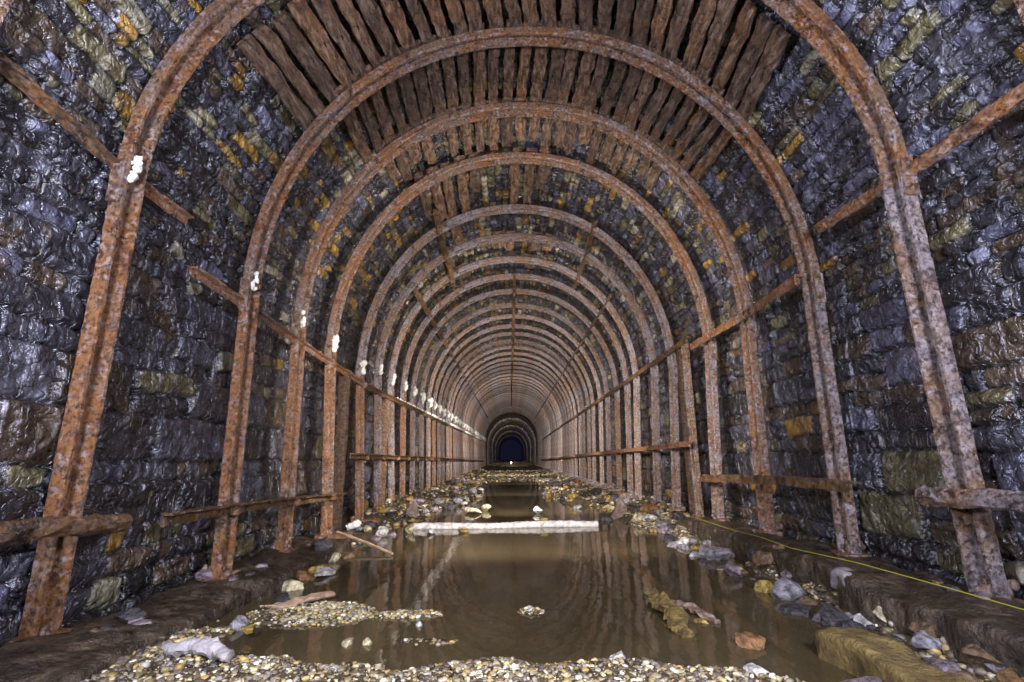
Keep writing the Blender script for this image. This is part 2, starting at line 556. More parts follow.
for r in range(len(rows) - 1):
    m = ri == r
    if not m.any():
        continue
    a, b = rows[r], rows[r + 1]
    hgt = b - a
    lens = rg.uniform(1.0, 3.4, 2400) * max(hgt, 0.085)
    lens = np.clip(lens, 0.10, 0.62)
    cum = np.concatenate([[-5.6 - rg.uniform(0, .3)], -5.6 + np.cumsum(lens)])
    yv, sv = Yw[m], Sw[m]
    k = np.clip(np.searchsorted(cum, yv, side='right') - 1, 0, len(cum) - 2)
    # some stones in tall courses are two thin ones
    split = (hgt > 0.19) & (rg.rand(len(cum)) < 0.22)
    y0, y1 = cum[k], cum[np.minimum(k + 1, len(cum) - 1)]
    dy = np.minimum(yv - y0, y1 - yv)
    ds = np.minimum(sv - a, b - sv)
    sp = split[k]
    half = (sv - a) > hgt * 0.52
    ds = np.where(sp, np.minimum(ds, np.abs(sv - a - hgt * 0.52)), ds)
    key = k * 2 + np.where(sp & half, 1, 0)
    nk = 2 * len(cum) + 2
    off = rg.uniform(-0.5, 0.5, nk)
    ty, ts = rg.uniform(-1, 1, nk), rg.uniform(-1, 1, nk)
    e = 0.5 * (dy + ds - np.sqrt((dy - ds) ** 2 + 0.0004)) + 0.004
    prof_h = 1 - np.exp(-np.clip(e, 0, 1) / (0.005 if hgt < .14 else 0.008))
    ch = 0.55 if hgt < 0.14 else 0.85
    disp[m] = prof_h * ((0.085 if hgt < .14 else 0.075) * ch / 0.8 + 0.042 * ch * off[key] + 0.17 * ch * (ty[key] * (yv - (y0 + y1) / 2) * 0.6 + ts[key] * (sv - (a + b) / 2) * 1.2))
    pc = pick(rg, a, 0, nk) * rg.uniform(0.6, 1.45, nk)[:, None] * (1.35 if 0.24 < a / S_MAX < 0.8 else 1.0)  # vault courses coloured brighter to stand in for golden glints
    mort = np.array((0.010, 0.009, 0.009))
    wgt = (sstep(0.006, 0.015, e) if hgt < .14 else sstep(0.008, 0.022, e))[:, None]
    colr[m] = pc[key] * wgt + mort * (1 - wgt)
disp += 0.010 * fbm(SS * 7, YY * 7, 0, 41, 4) - 0.012 * np.abs(fbm(SS * 13, YY * 10, 0, 43, 3)) + 0.03 * fbm(SS * 0.9, YY * 0.7, 0, 55, 2)
# two missing stones and fallen-out roughness fade far down the bore
disp *= np.clip(1.15 - YY / 90, 0.2, 1)
PX = prof[None, :, 0] + nrm[None, :, 0] * disp
PZ = prof[None, :, 1] + nrm[None, :, 1] * disp
# the unribbed end of the bore is narrower
nar = 1 - 0.10 * sstep(46, 47.5, YY)
PX = PX * nar
PZ = WALL_BASE + (PZ - WALL_BASE) * nar


def bore_piece(name, c0, c1):
    ny, ns = len(ys), c1 - c0 + 1
    V = np.stack([PX[:, c0:c1 + 1], YY[:, c0:c1 + 1], PZ[:, c0:c1 + 1]], -1).reshape(-1, 3)
    C = colr[:, c0:c1 + 1].reshape(-1, 3)
    I = np.arange(ny * ns).reshape(ny, ns)
    F = np.stack([I[:-1, :-1], I[:-1, 1:], I[1:, 1:], I[1:, :-1]], -1).reshape(-1, 4)
    o = mesh_obj(name, V, F, M['stone'], cols=C, smooth=True)
    tag(o, kind='structure')
    return o


bore_piece('wall_left', 0, NW)
bore_piece('ceiling', NW, NW + NA)
bore_piece('wall_right', NW + NA, 2 * NW + NA)

# ------------------------------------------------------------------ floor
WATER_Z = -0.95


def ground(x, y):
    x, y = np.asarray(x, float), np.asarray(y, float)
    n1 = fbm(x * 1.6, y * 1.6, 0, 91, 3)
    n2 = fbm(x * 6, y * 6, 0, 97, 3)
    z = -1.06 + 0.012 * n2 + 0 * x
    # gravel bar in front of the pool
    edge = 2.72 + 0.10 * n1 - 0.22 * sstep(0.3, 1.3, x) - 0.05 * x
    bar = sstep(edge + 0.16, edge - 0.30, y) * sstep(1.55, 1.25, x)
    z = np.maximum(z, -1.06 + 0.165 * bar + 0.008 * n2)
    # bank under the left baulks
    lb = sstep(-1.45 - 0.20 * sstep(3.2, 4.2, y) - 0.1 * sstep(4.6, 5.4, y), -1.95, x + 0.07 * n1)
    z = np.maximum(z, -1.06 + (0.16 - 0.07 * sstep(2.9, 3.4, y) + 0.06 * sstep(5.0, 6.5, y)) * lb + 0.012 * n2)
    z = np.maximum(z, -1.06 + 0.175 * sstep(-0.75, -1.35, x + 0.2 * n1) * sstep(3.0, 2.5, y) + 0.01 * n2)
    # shoals in the pool
    for (px, py, ax, ay, h) in ((-1.35, 3.45, 0.50, 0.24, 0.135), (-0.80, 3.42, 0.32, 0.10, 0.118), (0.0, 3.45, 0.17, 0.13, 0.120),
                                (-0.55, 2.95, 0.30, 0.08, 0.105), (0.95, 3.4, 0.2, 0.14, 0.10)):
        d = np.hypot((x - px) / ax, (y - py) / ay) + 0.25 * n1
        z = np.maximum(z, -1.06 + h * sstep(1.25, 0.3, d) + 0.008 * n2)
    # right bank
    rb = sstep(1.50 + 0.35 * sstep(2.6, 3.6, y) * sstep(7.5, 6.0, y) - 0.25 * sstep(5.5, 7.5, y), 2.1, x + 0.06 * n1)
    z = np.maximum(z, -1.06 + 0.22 * rb + 0.012 * n2)
    # banks beyond the crossing sleeper
    far = sstep(7.0, 7.9, y)
    wch = 0.95 + 0.35 * fbm(0 * x, y * 0.45, 0, 77, 2)
    wch = wch * (1 - 0.45 * sstep(9.8, 11.0, y))
    bank = sstep(wch, wch + 0.7, np.abs(x + 0.02)) * far
    z = np.maximum(z, -1.06 + (0.14 + 0.06 * n1 + 0.10 * sstep(1.5, 2.3, np.abs(x))) * bank)
    silt = sstep(19, 22, y) * (0.14 + 0.03 * n1)
    z = np.maximum(z, -1.06 + silt)
    return z


gx = np.arange(-2.79, 2.791, 0.045)
gy = np.concatenate([np.arange(-4.5, 1.2, 0.2), np.arange(1.2, 6.5, 0.035), np.arange(6.5, 22, 0.08), np.arange(22, 121, 0.8)])
GX, GY = np.meshgrid(gx, gy)
GZ = ground(GX, GY)
I = np.arange(GX.size).reshape(GX.shape)
F = np.stack([I[:-1, :-1], I[:-1, 1:], I[1:, 1:], I[1:, :-1]], -1).reshape(-1, 4)
fl = mesh_obj('floor', np.stack([GX, GY, GZ], -1).reshape(-1, 3), F, M['mud'], smooth=True)
tag(fl, kind='structure')

wx = np.linspace(-2.6, 2.6, 27); wy = np.linspace(1.6, 23, 90)
GX, GY = np.meshgrid(wx, wy)
I = np.arange(GX.size).reshape(GX.shape)
F = np.stack([I[:-1, :-1], I[:-1, 1:], I[1:, 1:], I[1:, :-1]], -1).reshape(-1, 4)
wa = mesh_obj('pool_water', np.stack([GX, GY, GX * 0 + WATER_Z], -1).reshape(-1, 3), F, M['water'], smooth=True)
tag(wa, 'still murky brown water lying along the middle of the tunnel floor', 'water', kind='stuff')

# ------------------------------------------------------------------ the steel ribs
W0, ZJ, ZC = 2.4, 1.363, 3.9575
RIB_Y = [1.845, 2.834, 4.0818, 5.2038, 6.2193, 7.6137, 8.6217, 9.754, 10.7309, 11.7866, 12.9606]
DX = [-0.085, -0.081, 0.078, 0.034, 0.022, -0.010, -0.004, -0.04, 0, 0, 0]
DC = [-0.10, -0.145, -0.002, 0.055, 0.070, 0.030, -0.016, 0.008, 0, 0, 0]
DJ = [0.28, 0.276, -0.016, -0.035, -0.079, -0.134, -0.011, -0.001, 0, 0, 0]
WB = [2.45, 2.453, 2.387, 2.366, 2.302, 2.291, 2.298, 2.30, 2.342, 2.342, 2.342]
ZBL, ZBR = -0.876, -0.751
rg2 = np.random.RandomState(3)
while RIB_Y[-1] < 46.0:
    RIB_Y.append(RIB_Y[-1] + rg2.uniform(0.98, 1.16))
    DX.append(rg2.uniform(-.02, .02)); DC.append(rg2.uniform(-.03, .03)); DJ.append(rg2.uniform(-.03, .03)); WB.append(2.34 + rg2.uniform(-.02, .02))
NR = len(RIB_Y)
UD, VF, TF = 0.040, 0.074, 0.042      # half depth, half height of the rail, thickness of each head


def rib_profile(amp, rgx):
    """flat-bottomed rail lying on its side: the head towards the camera's end, the wider foot away, web between."""
    c, FW, FT = 0.010, UD + 0.017, 0.024
    P = [(-UD, -VF + c), (-UD + c, -VF), (UD - c, -VF), (UD, -VF + c), (UD, -VF + TF - c), (UD - c, -VF + TF), (-0.014, -VF + TF + .003),
         (-0.014, VF - FT - .004), (FW, VF - FT + .006), (FW, VF - .003), (FW - .006, VF),
         (-FW + .006, VF), (-FW, VF - .003), (-FW, VF - FT + .006), (-.030, VF - FT - .004), (-.030, -VF + TF + .003), (-UD + c, -VF + TF), (-UD, -VF + TF - c)]
    return [(u + rgx.uniform(-amp, amp), v + rgx.uniform(-amp, amp)) for u, v in P]


def arch_pts(i, n, t0=0.0, t1=1.0):
    zj, b = ZJ + DJ[i], ZC + DC[i] - ZJ - DJ[i]
    th = np.linspace(math.pi * (1 - t0), math.pi * (1 - t1), 1601)
    c, s = np.cos(th), np.sin(th)
    x = W0 * np.sign(c) * np.abs(c) ** (2 / NSE)
    z = zj + b * np.abs(s) ** (2 / NSE)
    L = np.concatenate([[0], np.cumsum(np.hypot(np.diff(x), np.diff(z)))])
    q = np.linspace(0, L[-1], n)
    return np.stack([np.interp(q, L, x), np.interp(q, L, z)], 1)


def path_frames(p2, y=0.0, wob=0.0, seed=0):
    p2 = np.asarray(p2)
    t = np.gradient(p2, axis=0)
    t /= np.linalg.norm(t, axis=1)[:, None]
    fr = []
    for k in range(len(p2)):
        nx, nz = t[k][1], -t[k][0]
        fr.append(((p2[k][0], y, p2[k][1]), (nx, 0, nz), (0, 1, 0)))
    return fr


def lump_strip(n, path, r, seed, y):
    """cluster of crust lumps merged in one mesh"""
    rgx = np.random.RandomState(seed)
    V, F, k = [], [], 0
    for q in range(n):
        a = path[rgx.randint(len(path))]
        rad = r * rgx.uniform(0.5, 1.2)
        v, f = rock((rad * 1.4, rad * 1.3, rad * 2.0), seed * 50 + q, 1, 4, 0.25)
        v = v + np.array([a[0] + rgx.uniform(-.5, .5) * r, y + rgx.uniform(-.6, .6) * r, a[1]])
        V.append(v); F.append(f + k); k += len(v)
    return np.concatenate(V), np.concatenate(F)


ORD = ['foremost', 'nearest full', 'second full', 'third full', 'fourth full', 'fifth full', 'sixth full', 'seventh full', 'eighth full', 'ninth full', 'tenth full',
       'eleventh', 'twelfth', 'thirteenth', 'fourteenth', 'fifteenth', 'sixteenth', 'seventeenth', 'eighteenth', 'nineteenth', 'twentieth']
ORD += [a + '-' + b for a in ('twenty', 'thirty', 'forty') for b in
        ('first', 'second', 'third', 'fourth', 'fifth', 'sixth', 'seventh', 'eighth', 'ninth', 'tenth')]
ORD = [o.replace('twenty-tenth', 'thirtieth').replace('thirty-tenth', 'fortieth') for o in ORD]
mesh_cache = {}


def make_rib(i):
    y = RIB_Y[i]
    near = i <= 8
    root = empty('steel_arch_rib', (DX[i], y, 0))
    amp = 0.0022 if near else 0.001
    src = i if near else 9 + (i % 3)
    rgx = np.random.RandomState(100 + src)
    mats = (M['rust_mid'] if i <= 4 else M['rust_pale'],
            M['rust'] if i <= 5 or i % 4 == 0 else M['rust_pale'],
            M['rust_pale'] if i not in (3, 9) else M['rust_mid'])
    n_arch = 220 if i <= 3 else 120 if near else 56

    def put(name, key, fn, mat):
        if not near and (key in mesh_cache):
            o = bpy.data.objects.new(name, mesh_cache[key])
            COL.objects.link(o)
            o.parent = root
            return o
        V, F = fn()
        o = mesh_obj(name, V, F, mat, root)
        if not near:
            mesh_cache[key] = o.data
        return o
    put('arch', ('arch', src, mats[0].name), lambda: sweep(path_frames(arch_pts(src if near else 10, n_arch)), lambda k: rib_profile(amp, rgx)), mats[0])
    for sg, zb in ((-1, ZBL), (1, ZBR)):
        zj = ZJ + (DJ[i] if near else 0)
        wb = WB[i] if near else 2.342
        nl = 70 if i <= 3 else 30 if near else 10
        if sg < 0:
            p = [(-(wb + (W0 - wb) * t), zb + 0.0 + (zj - zb) * t) for t in np.linspace(0, 1, nl)]
        else:
            p = [(wb + (W0 - wb) * (1 - t), zj - (zj - zb) * t) for t in np.linspace(0, 1, nl)]
        lm = mats[1] if sg < 0 else mats[2]
        lg = put('leg', ('leg', sg, src, lm.name), lambda: sweep(path_frames(p, 0.004), lambda k: rib_profile(amp, rgx)), lm)
        # fishplate over the joint of leg and arch
        def plate():
            pp = [(sg * (W0 + 0.0), zj - 0.13 + 0.26 * t) for t in np.linspace(0, 1, 8)]
            if sg > 0:
                pp = pp[::-1]
            return sweep(path_frames(pp, -VF - 0.008), lambda k: [(u + rgx.uniform(-.002, .002), v + rgx.uniform(-.0015, .0015)) for u, v in
                                                        ((-.036, -.009), (.040, -.009), (.040, .007), (-.036, .007))])
        jp = put('joint_plate', ('plate', sg, src), plate, mats[0])
        if i <= 5:
            for dz in (-0.08, 0.08):
                v, f = icosphere(1)
                mesh_obj('bolt', v * np.array([.019, .012, .019]) + np.array([sg * W0, -VF - .018, zj + dz]), f, M['rust_dark'], jp)
        # foot plate the leg stands on
        long_foot = (i >= 4 and sg < 0) or i >= 7
        x_in = 0.30 if long_foot else 0.11
        xa, xb = sorted((sg * (wb + 0.09), sg * (wb - x_in)))
        put('foot_plate', ('foot', sg, src, long_foot), lambda: grid_block(xa, xb, -0.10, 0.10, zb - 0.035, zb + 0.02, 8, 4, 1, 0.006, 9, src + 5, 0.01), mats[1])
        # flowstone grown round the foot
        if i <= 10:
            def mound():
                rr = np.random.RandomState(700 + i * 2 + (sg > 0))
                path = [(sg * (wb + rr.uniform(-.07, .10)), zb + rr.uniform(-.03, .10 if i < 4 else .05)) for _ in range(24)]
                return lump_strip(26 if i <= 5 else 10, path, 0.036 if i <= 3 else 0.042, 31 * i + sg + 5, -0.02)
            o_ = mesh_obj('flowstone', *mound(), M['mound'], root, smooth=False)
    # white lime crust above the left joint
    if i >= 1:
        def crustf():
            zz = ZJ + (DJ[i] if near else 0)
            path = [(-W0 + 0.055, zz + 0.05 + 0.035 * q) for q in range(5)]
            return lump_strip(14, path, 0.030 if i <= 3 else (0.05 if near else 0.075), 900 + src, -0.03)
        put('lime_crust', ('crust', src), crustf, M['crust'])
    if i == 0:
        lab = 'foremost rusty steel rib, only its edge showing in both top corners'
    elif i == 1:
        lab = 'nearest full orange-rusted steel arch rib, its crown above the picture'
    elif i == 2:
        lab = 'second full rusty steel arch rib, nearest one whose crown shows'
    elif i <= 10:
        lab = '%s rib from the camera, rusty steel arch on two upright legs' % ORD[i]
    else:
        lab = '%s rusty steel arch rib counted down the tunnel from the nearest full one' % ORD[i]
    tag(root, lab, 'arch rib', 'steel arch ribs lining the tunnel')
    return root


for i in range(NR):
    make_rib(i)


# ------------------------------------------------------------------ point on the ring surface
def ring_x(z, y):
    """half width of the rib line at height z"""
    if z <= ZJ:
        return 2.36
    return W0 * max(0.0, 1 - abs((z - ZJ) / (ZC - ZJ)) ** NSE) ** (1 / NSE)


def bar(a, b, sec, mat, seed, label, kind='angle', name='tie_bar', cat='tie bar', group=None, nseg=None, bolts=()):
    """a rusty bar between two points: 'angle' = L section, 'rail' = rounded bulb section."""
    a, b = Vector(a), Vector(b)
    L = (b - a).length
    d = (b - a).normalized()
    up = Vector((0, 0, 1))
    side = d.cross(up).normalized()
    up = side.cross(d).normalized()
    n = nseg or max(6, min(60, int(L / 0.06)))
    rgx = np.random.RandomState(seed)
    root = empty(name, a)
    fr = []
    for k in range(n + 1):
        t = k / n
        o = d * (L * t) + up * (0.012 * math.sin(t * 5 + seed)) + side * (0.008 * math.sin(t * 7 + seed * 2))
        fr.append((o, side, up))
    h = sec / 2
    if kind == 'angle':
        P = [(-h, -h), (-h + .014, -h), (-h + .014, h - .014), (h, h - .014), (h, h), (-h, h)]
    else:
        P = [(h * math.cos(q) * .8, h * math.sin(q)) for q in np.linspace(0, 2 * math.pi, 10, endpoint=False)]
        P = [(u, v * (1.0 if abs(v) > h * .5 else 0.75)) for u, v in P]
    j = sec * 0.09
    V, F = sweep(fr, lambda k: [(u + rgx.uniform(-j, j), v + rgx.uniform(-j, j)) for u, v in P])
    mesh_obj('bar', V, F, mat, root)
    for yb in bolts:
        t = (yb - a.y) / (b.y - a.y) if abs(b.y - a.y) > 1e-6 else .5
        if 0.01 < t < 0.99:
            o = d * (L * t)
            v, f = grid_block(-.028, .028, -.035, .035, -.04, .04, 2, 2, 2, .006, 20, int(yb * 10), .015)
            mesh_obj('clamp', v + np.array(o), f, M['rust'], root)
    tag(root, label, cat, group)
    return root


G_TIE = 'tie bars running along the ribs'
RD, RR = M['rust_dark'], M['rust']
RY = RIB_Y
bar((-2.53, 1.2, 1.98), (-2.50, 2.79, 1.74), .055, RD, 1, 'rusty bar slanting from the left edge into the nearest full rib joint', group=G_TIE)
bar((-2.50, 2.84, 1.74), (-2.47, 3.45, 1.72), .06, RR, 2, 'short ochre bar sticking out behind the nearest full rib, left joint', group=G_TIE)
bar((-2.34, 3.36, 1.30), (-2.31, 7.95, 1.05), .06, RR, 3, 'rusty bar tying second to fifth full ribs at their left joints', group=G_TIE, bolts=RY[2:6])
long_bar = bar((-2.30, 7.6, 1.07), (-2.30, 41, 1.20), .065, RD, 4, 'long white-crusted bar along the left joints into the distance', group=G_TIE, nseg=160)
rq = np.random.RandomState(44)
pth = [(-2.26 + rq.uniform(-.03, .03), 1.09 + .003 * q) for q in range(3)]
VV, FF, kk = [], [], 0
for q in range(330):
    yq = 9.5 + 29 * rq.rand() ** 1.1
    rr_ = (.022 + .042 * sstep(9, 17, yq)) * rq.uniform(.5, 1.1)
    v_, f_ = rock((rr_ * 1.4, rr_ * 3.4, rr_ * 1.7), 5000 + q % 24, 1, 4, .25)
    zq = 1.07 + (yq - 7.6) / 33.4 * .13
    v_ = v_ + np.array([-2.25, yq, zq + .02 + rr_ * .3]) - np.array(long_bar.location)
    VV.append(v_); FF.append(f_ + kk); kk += len(v_)
tag(mesh_obj('lime_crust', np.concatenate(VV), np.concatenate(FF), M['crust'], long_bar), kind='stuff')
bar((-2.22, 1.35, -0.26), (-2.24, 2.95, -0.33), .095, RD, 5, 'thick rusty bar across the lower left leg of the nearest full rib', group=G_TIE, kind='rail', bolts=RY[1:2])
bar((-2.25, 3.30, -0.36), (-2.21, 6.6, -0.45), .075, RD, 6, 'rusty bar across the lower left legs of second to fourth full ribs', group=G_TIE, bolts=RY[2:5])
bar((-2.22, 6.85, 0.02), (-2.22, 41, -0.32), .07, RD, 7, 'long dark bar at mid height along the left legs into the distance', group=G_TIE, nseg=120, bolts=RY[5:13])
bar((2.36, 1.45, 1.66), (2.34, 3.66, 1.73), .085, RR, 8, 'ochre and rust bar across the right joint of the nearest full rib', group=G_TIE, kind='rail', bolts=RY[1:2])
bar((2.33, 4.0, 1.42), (2.31, 6.5, 1.37), .085, RR, 9, 'rusty bar tying second to fourth full ribs at their right joints', group=G_TIE, bolts=RY[2:5])
bar((2.31, 6.65, 1.53), (2.30, 38, 1.22), .075, RD, 10, 'long rusty bar along the right joints into the distance', group=G_TIE, nseg=140, bolts=RY[5:15])
bar((2.27, 1.5, -0.25), (2.24, 3.0, -0.24), .10, M['rust_pale'], 11, 'thick mauve bar across the lower right leg of the nearest full rib', group=G_TIE, kind='rail', bolts=RY[1:2])
bar((2.21, 3.52, -0.22), (2.21, 6.3, -0.27), .075, RD, 12, 'rusty bar across the lower right legs of second to fourth full ribs', group=G_TIE, bolts=RY[2:5])
bar((2.20, 6.6, 0.13), (2.20, 40, -0.28), .07, RR, 13, 'long bar at mid height along the right legs into the distance', group=G_TIE, nseg=120, bolts=RY[5:15])


def on_ring(x, dr=0.0):
    x0 = abs(x)
    z = ZJ + (ZC - ZJ) * (1 - (x0 / W0) ** NSE) ** (1 / NSE)
    return z + dr


bar((-1.22, 6.95, on_ring(-1.22, -.04)), (-1.28, 10.2, on_ring(-1.28, -.10)), .075, RD, 14, 'short dark bar across the roof arches, left of the crown', group=G_TIE, bolts=RY[5:8])
bar((1.26, 7.3, on_ring(1.26, -.04)), (1.30, 10.3, on_ring(1.30, -.10)), .075, RD, 15, 'short dark bar across the roof arches, right of the crown', group=G_TIE, bolts=RY[5:8])
bar((-0.0, 10.6, on_ring(0, -.09)), (-0.02, 40, on_ring(0, -.09)), .075, RD, 16, 'long dark bar down the crown of the distant arches', group=G_TIE, nseg=120, bolts=RY[8:16])
bar((-1.85, 8.5, on_ring(-1.85, -.06)), (-1.87, 40, on_ring(-1.87, -.10)), .07, RD, 17, 'long dark bar on the left haunch of the distant arches', group=G_TIE, nseg=120)
bar((1.86, 9.2, on_ring(1.86, -.06)), (1.88, 40, on_ring(1.88, -.10)), .07, RD, 18, 'long dark bar on the right haunch of the distant arches', group=G_TIE, nseg=120)

# ------------------------------------------------------------------ upright posts beside the legs
def post(x, y, z0, z1, w_, mat, seed, label, name, cat):
    V, F = grid_block(x - w_ / 2, x + w_ / 2, y - w_ / 2, y + w_ / 2, z0, z1, 3, 3, 40, 0.010, 5, seed, 0.02)
    o = mesh_obj(name, V, F, mat)
    tag(o, label, cat)
    return o


post(-2.40, 6.93, -0.98, 1.20, 0.13, M['timber'], 51, 'dark timber post standing between the fourth and fifth full ribs, left side', 'timber_post', 'post')
post(-2.40, 9.25, -0.98, 1.05, 0.13, M['timber'], 52, 'dark timber post standing behind the sixth full rib, left side', 'timber_post', 'post')
post(2.40, 7.25, -0.98, 1.55, 0.12, M['timber'], 53, 'dark timber post behind the pale steel post, right side', 'timber_post', 'post')


def steel_post(x, y, z0, z1, mat, seed, label):
    rgx = np.random.RandomState(seed)
    p = [(x, z0 + (z1 - z0) * t) for t in np.linspace(0, 1, 40)]
    p = p[::-1] if x > 0 else p
    V, F = sweep(path_frames(p, y), lambda k: [(u * .8, v * .75) for u, v in rib_profile(.002, rgx)])
    o = mesh_obj('steel_post', V, F, mat)
    tag(o, label, 'post')


steel_post(2.33, 6.85, -0.86, 1.52, M['rust_pale'], 61, 'pale crusted steel post between the fourth and fifth full ribs, right side')

# ------------------------------------------------------------------ roof boards
def board(xa, i, wd, y0, y1, seed, label, group, lift=0.03, ragged=0.0, th=0.045):
    """a lagging board lying along the tunnel on the backs of the ribs, at lateral place xa on the arch"""
    x0 = max(-W0 * .98, min(W0 * .98, xa))

    def crown_z(k):
        bb = ZC + DC[k] - ZJ - DJ[k]
        return ZJ + DJ[k] + bb * (1 - abs(x0 / W0) ** NSE) ** (1 / NSE)
    sl = (y1 - RIB_Y[i]) and 1.0 / (RIB_Y[i + 1] - RIB_Y[i])
    zA = crown_z(i) + (crown_z(i + 1) - crown_z(i)) * (y0 - RIB_Y[i]) * sl
    dzdy = (crown_z(i + 1) - crown_z(i)) * sl
    dxdy = (DX[i + 1] - DX[i]) * sl
    b = ZC - ZJ
    za = ZJ + b * (1 - abs(x0 / W0) ** NSE) ** (1 / NSE)
    # outward normal
    nx = (abs(x0) / W0) ** (NSE - 1) / W0 * (1 if x0 > 0 else -1)
    nz = ((za - ZJ) / b) ** (NSE - 1) / b
    L = math.hypot(nx, nz); nx /= L; nz /= L
    tx, tz = nz, -nx
    L = y1 - y0
    ny = max(4, int(L / 0.05))
    V, F = grid_block(-wd / 2, wd / 2, 0, L, 0, th, 4, ny, 1, 0.015, 8, seed, 0.010)
    V = np.array(V)
    rgx = np.random.RandomState(seed)
    if ragged:
        end = V[:, 1] > L * 0.8
        V[end, 1] -= ragged * (0.5 + 0.5 * vnoise(V[end, 0] * 38, 3.3, 0, seed)) * (V[end, 1] - L * .8) / (L * .2)
        V[end, 0] *= 0.85
    tilt = rgx.uniform(-.08, .08)
    u = V[:, 0] + (V[:, 1]) * rgx.uniform(-.012, .012)
    r = V[:, 2] + UD + lift + V[:, 0] * tilt
    P = np.stack([tx * u + nx * r + dxdy * V[:, 1], V[:, 1], tz * u + nz * r + dzdy * V[:, 1]], 1)
    o = mesh_obj('lagging_board', P, F, M['timber'])
    o.location = (x0 + DX[i] + dxdy * (y0 - RIB_Y[i]), y0, zA)
    tag(o, label, 'board', group)
    return o


NUM = ['first', 'second', 'third', 'fourth', 'fifth', 'sixth', 'seventh', 'eighth', 'ninth', 'tenth', 'eleventh', 'twelfth', 'thirteenth',
       'fourteenth', 'fifteenth', 'sixteenth', 'seventeenth', 'eighteenth', 'nineteenth', 'twentieth']


def bay(i, phi0, phi1, step, seed, where, full=1.0, keep=1.0):
    """boards over the bay between rib i and rib i+1"""
    rgx = np.random.RandomState(seed)
    cnt = {-1: 0, 1: 0}
    phis = []
    p = phi0
    while p < phi1:
        phis.append(p)
        p += step * rgx.uniform(0.92, 1.12)
    phis = [q for q in phis if rgx.rand() < keep]
    order = sorted(phis, key=abs)
    for ph in order:
        sd = -1 if ph < 0 else 1
        k = cnt[sd]; cnt[sd] += 1
        y0, y1 = RY[i] - 0.10, RY[i + 1] + 0.08
        rag = 0
        if i == 1 and (ph < -34 or ph > 42):
            y0 = RY[i] + 0.30 + rgx.uniform(-.06, .06)
        if full < 1:
            y1 = y0 + (y1 - y0) * min(1, full * rgx.uniform(0.7, 1.12))
            rag = 0.10
        x = W0 * math.sin(R(ph))
        wd = R(step) * 2.45 * rgx.uniform(0.68, 0.90)
        lab = '%s sodden roof board %s of the crown, %s' % (NUM[min(k, 19)], 'left' if sd < 0 else 'right', where)
        board(x, i, wd, y0, y1, seed * 100 + int(ph * 7) + 500, lab, 'roof boards ' + where, rgx.uniform(0.0, 0.02), rag, rgx.uniform(.035, .055))


bay(0, -50, 50, 4.2, 71, 'above the nearest full rib')
bay(1, -54, 55, 3.9, 72, 'between first and second full ribs')
bay(2, -45, 53, 3.7, 73, 'between second and third full ribs')
bay(3, -40, 44, 3.9, 74, 'just beyond the third full rib', 0.88, 0.86)
bay(4, -33, 30, 4.5, 75, 'just beyond the fourth full rib', 0.9, 0.42)
bay(5, -34, 28, 4.5, 76, 'just beyond the fifth full rib', 0.95, 0.4)
bay(6, -30, 26, 5.5, 77, 'just beyond the sixth full rib', 0.8, 0.5)
bay(7, -26, 24, 6.5, 78, 'just beyond the seventh full rib', 0.8, 0.4)

# ------------------------------------------------------------------ ledges of baulks along both walls
def baulk(x0, x1, y0, y1, z0, z1, mat, seed, label, name='timber_baulk', cat='timber baulk', amp=0.034, rnd=0.03):
    V, F = grid_block(x0, x1, y0, y1, z0, z1, 12, int((y1 - y0) / .04), 8, amp, 4.5, seed, rnd)
    o = mesh_obj(name, V, F, mat, smooth=True)
    tag(o, label, cat)
    return o


baulk(1.98, 2.52, 3.42, 6.35, -1.02, -0.745, M['baulk'], 81, 'long dark baulk under the right legs of second to fourth full ribs')
baulk(1.90, 2.52, 0.9, 3.40, -1.02, -0.735, M['baulk'], 82, 'thick dark baulk under the nearest full right leg, behind the mossy beam')
baulk(1.36, 1.58, 0.9, 2.72, -1.08, -0.83, M['moss'], 83, 'mossy yellow-brown beam at the lower right edge of the pool', amp=.03)
baulk(-2.50, -1.84, 3.75, 5.9, -1.08, -0.850, M['baulk'], 84, 'long dark baulk under the left legs of second to fourth full ribs')
baulk(-2.50, -1.90, 0.9, 3.72, -1.08, -0.845, M['baulk'], 85, 'wide dark baulk under the nearest full left leg')

# pale end pad on the right ledge
V, F = grid_block(0, .15, 0, .20, 0, .12, 6, 6, 4, .016, 11, 91, .02)
o = mesh_obj('concrete_pad', V + np.array([1.90, 3.27, -.835]), F, M['drift'], smooth=True)
tag(o, 'pale grey block capping the joint of the right-hand baulks', 'block')

# ------------------------------------------------------------------ beams, wood and wreckage on the floor
V, F = sweep([((0, 0, 0), (0, 1, 0), (0, 0, 1))] * 0 + [((x, .06 * math.sin(x * 1.3), 0.008 * math.sin(x * 4)), (0, 1, 0), (0, 0, 1)) for x in np.linspace(-1.45, 1.08, 90)],
             lambda k, g=np.random.RandomState(9): [(0.055 * math.cos(q) + g.uniform(-.006, .006), 0.05 * math.sin(q) + g.uniform(-.006, .006)) for q in np.linspace(0, 2 * math.pi, 12, endpoint=False)])
o = mesh_obj('crusted_sleeper', V, F, M['whitebeam'], smooth=True)
o.location = (0, 7.3, -0.925)
tag(o, 'long white-crusted sleeper lying straight across the pool', 'sleeper')


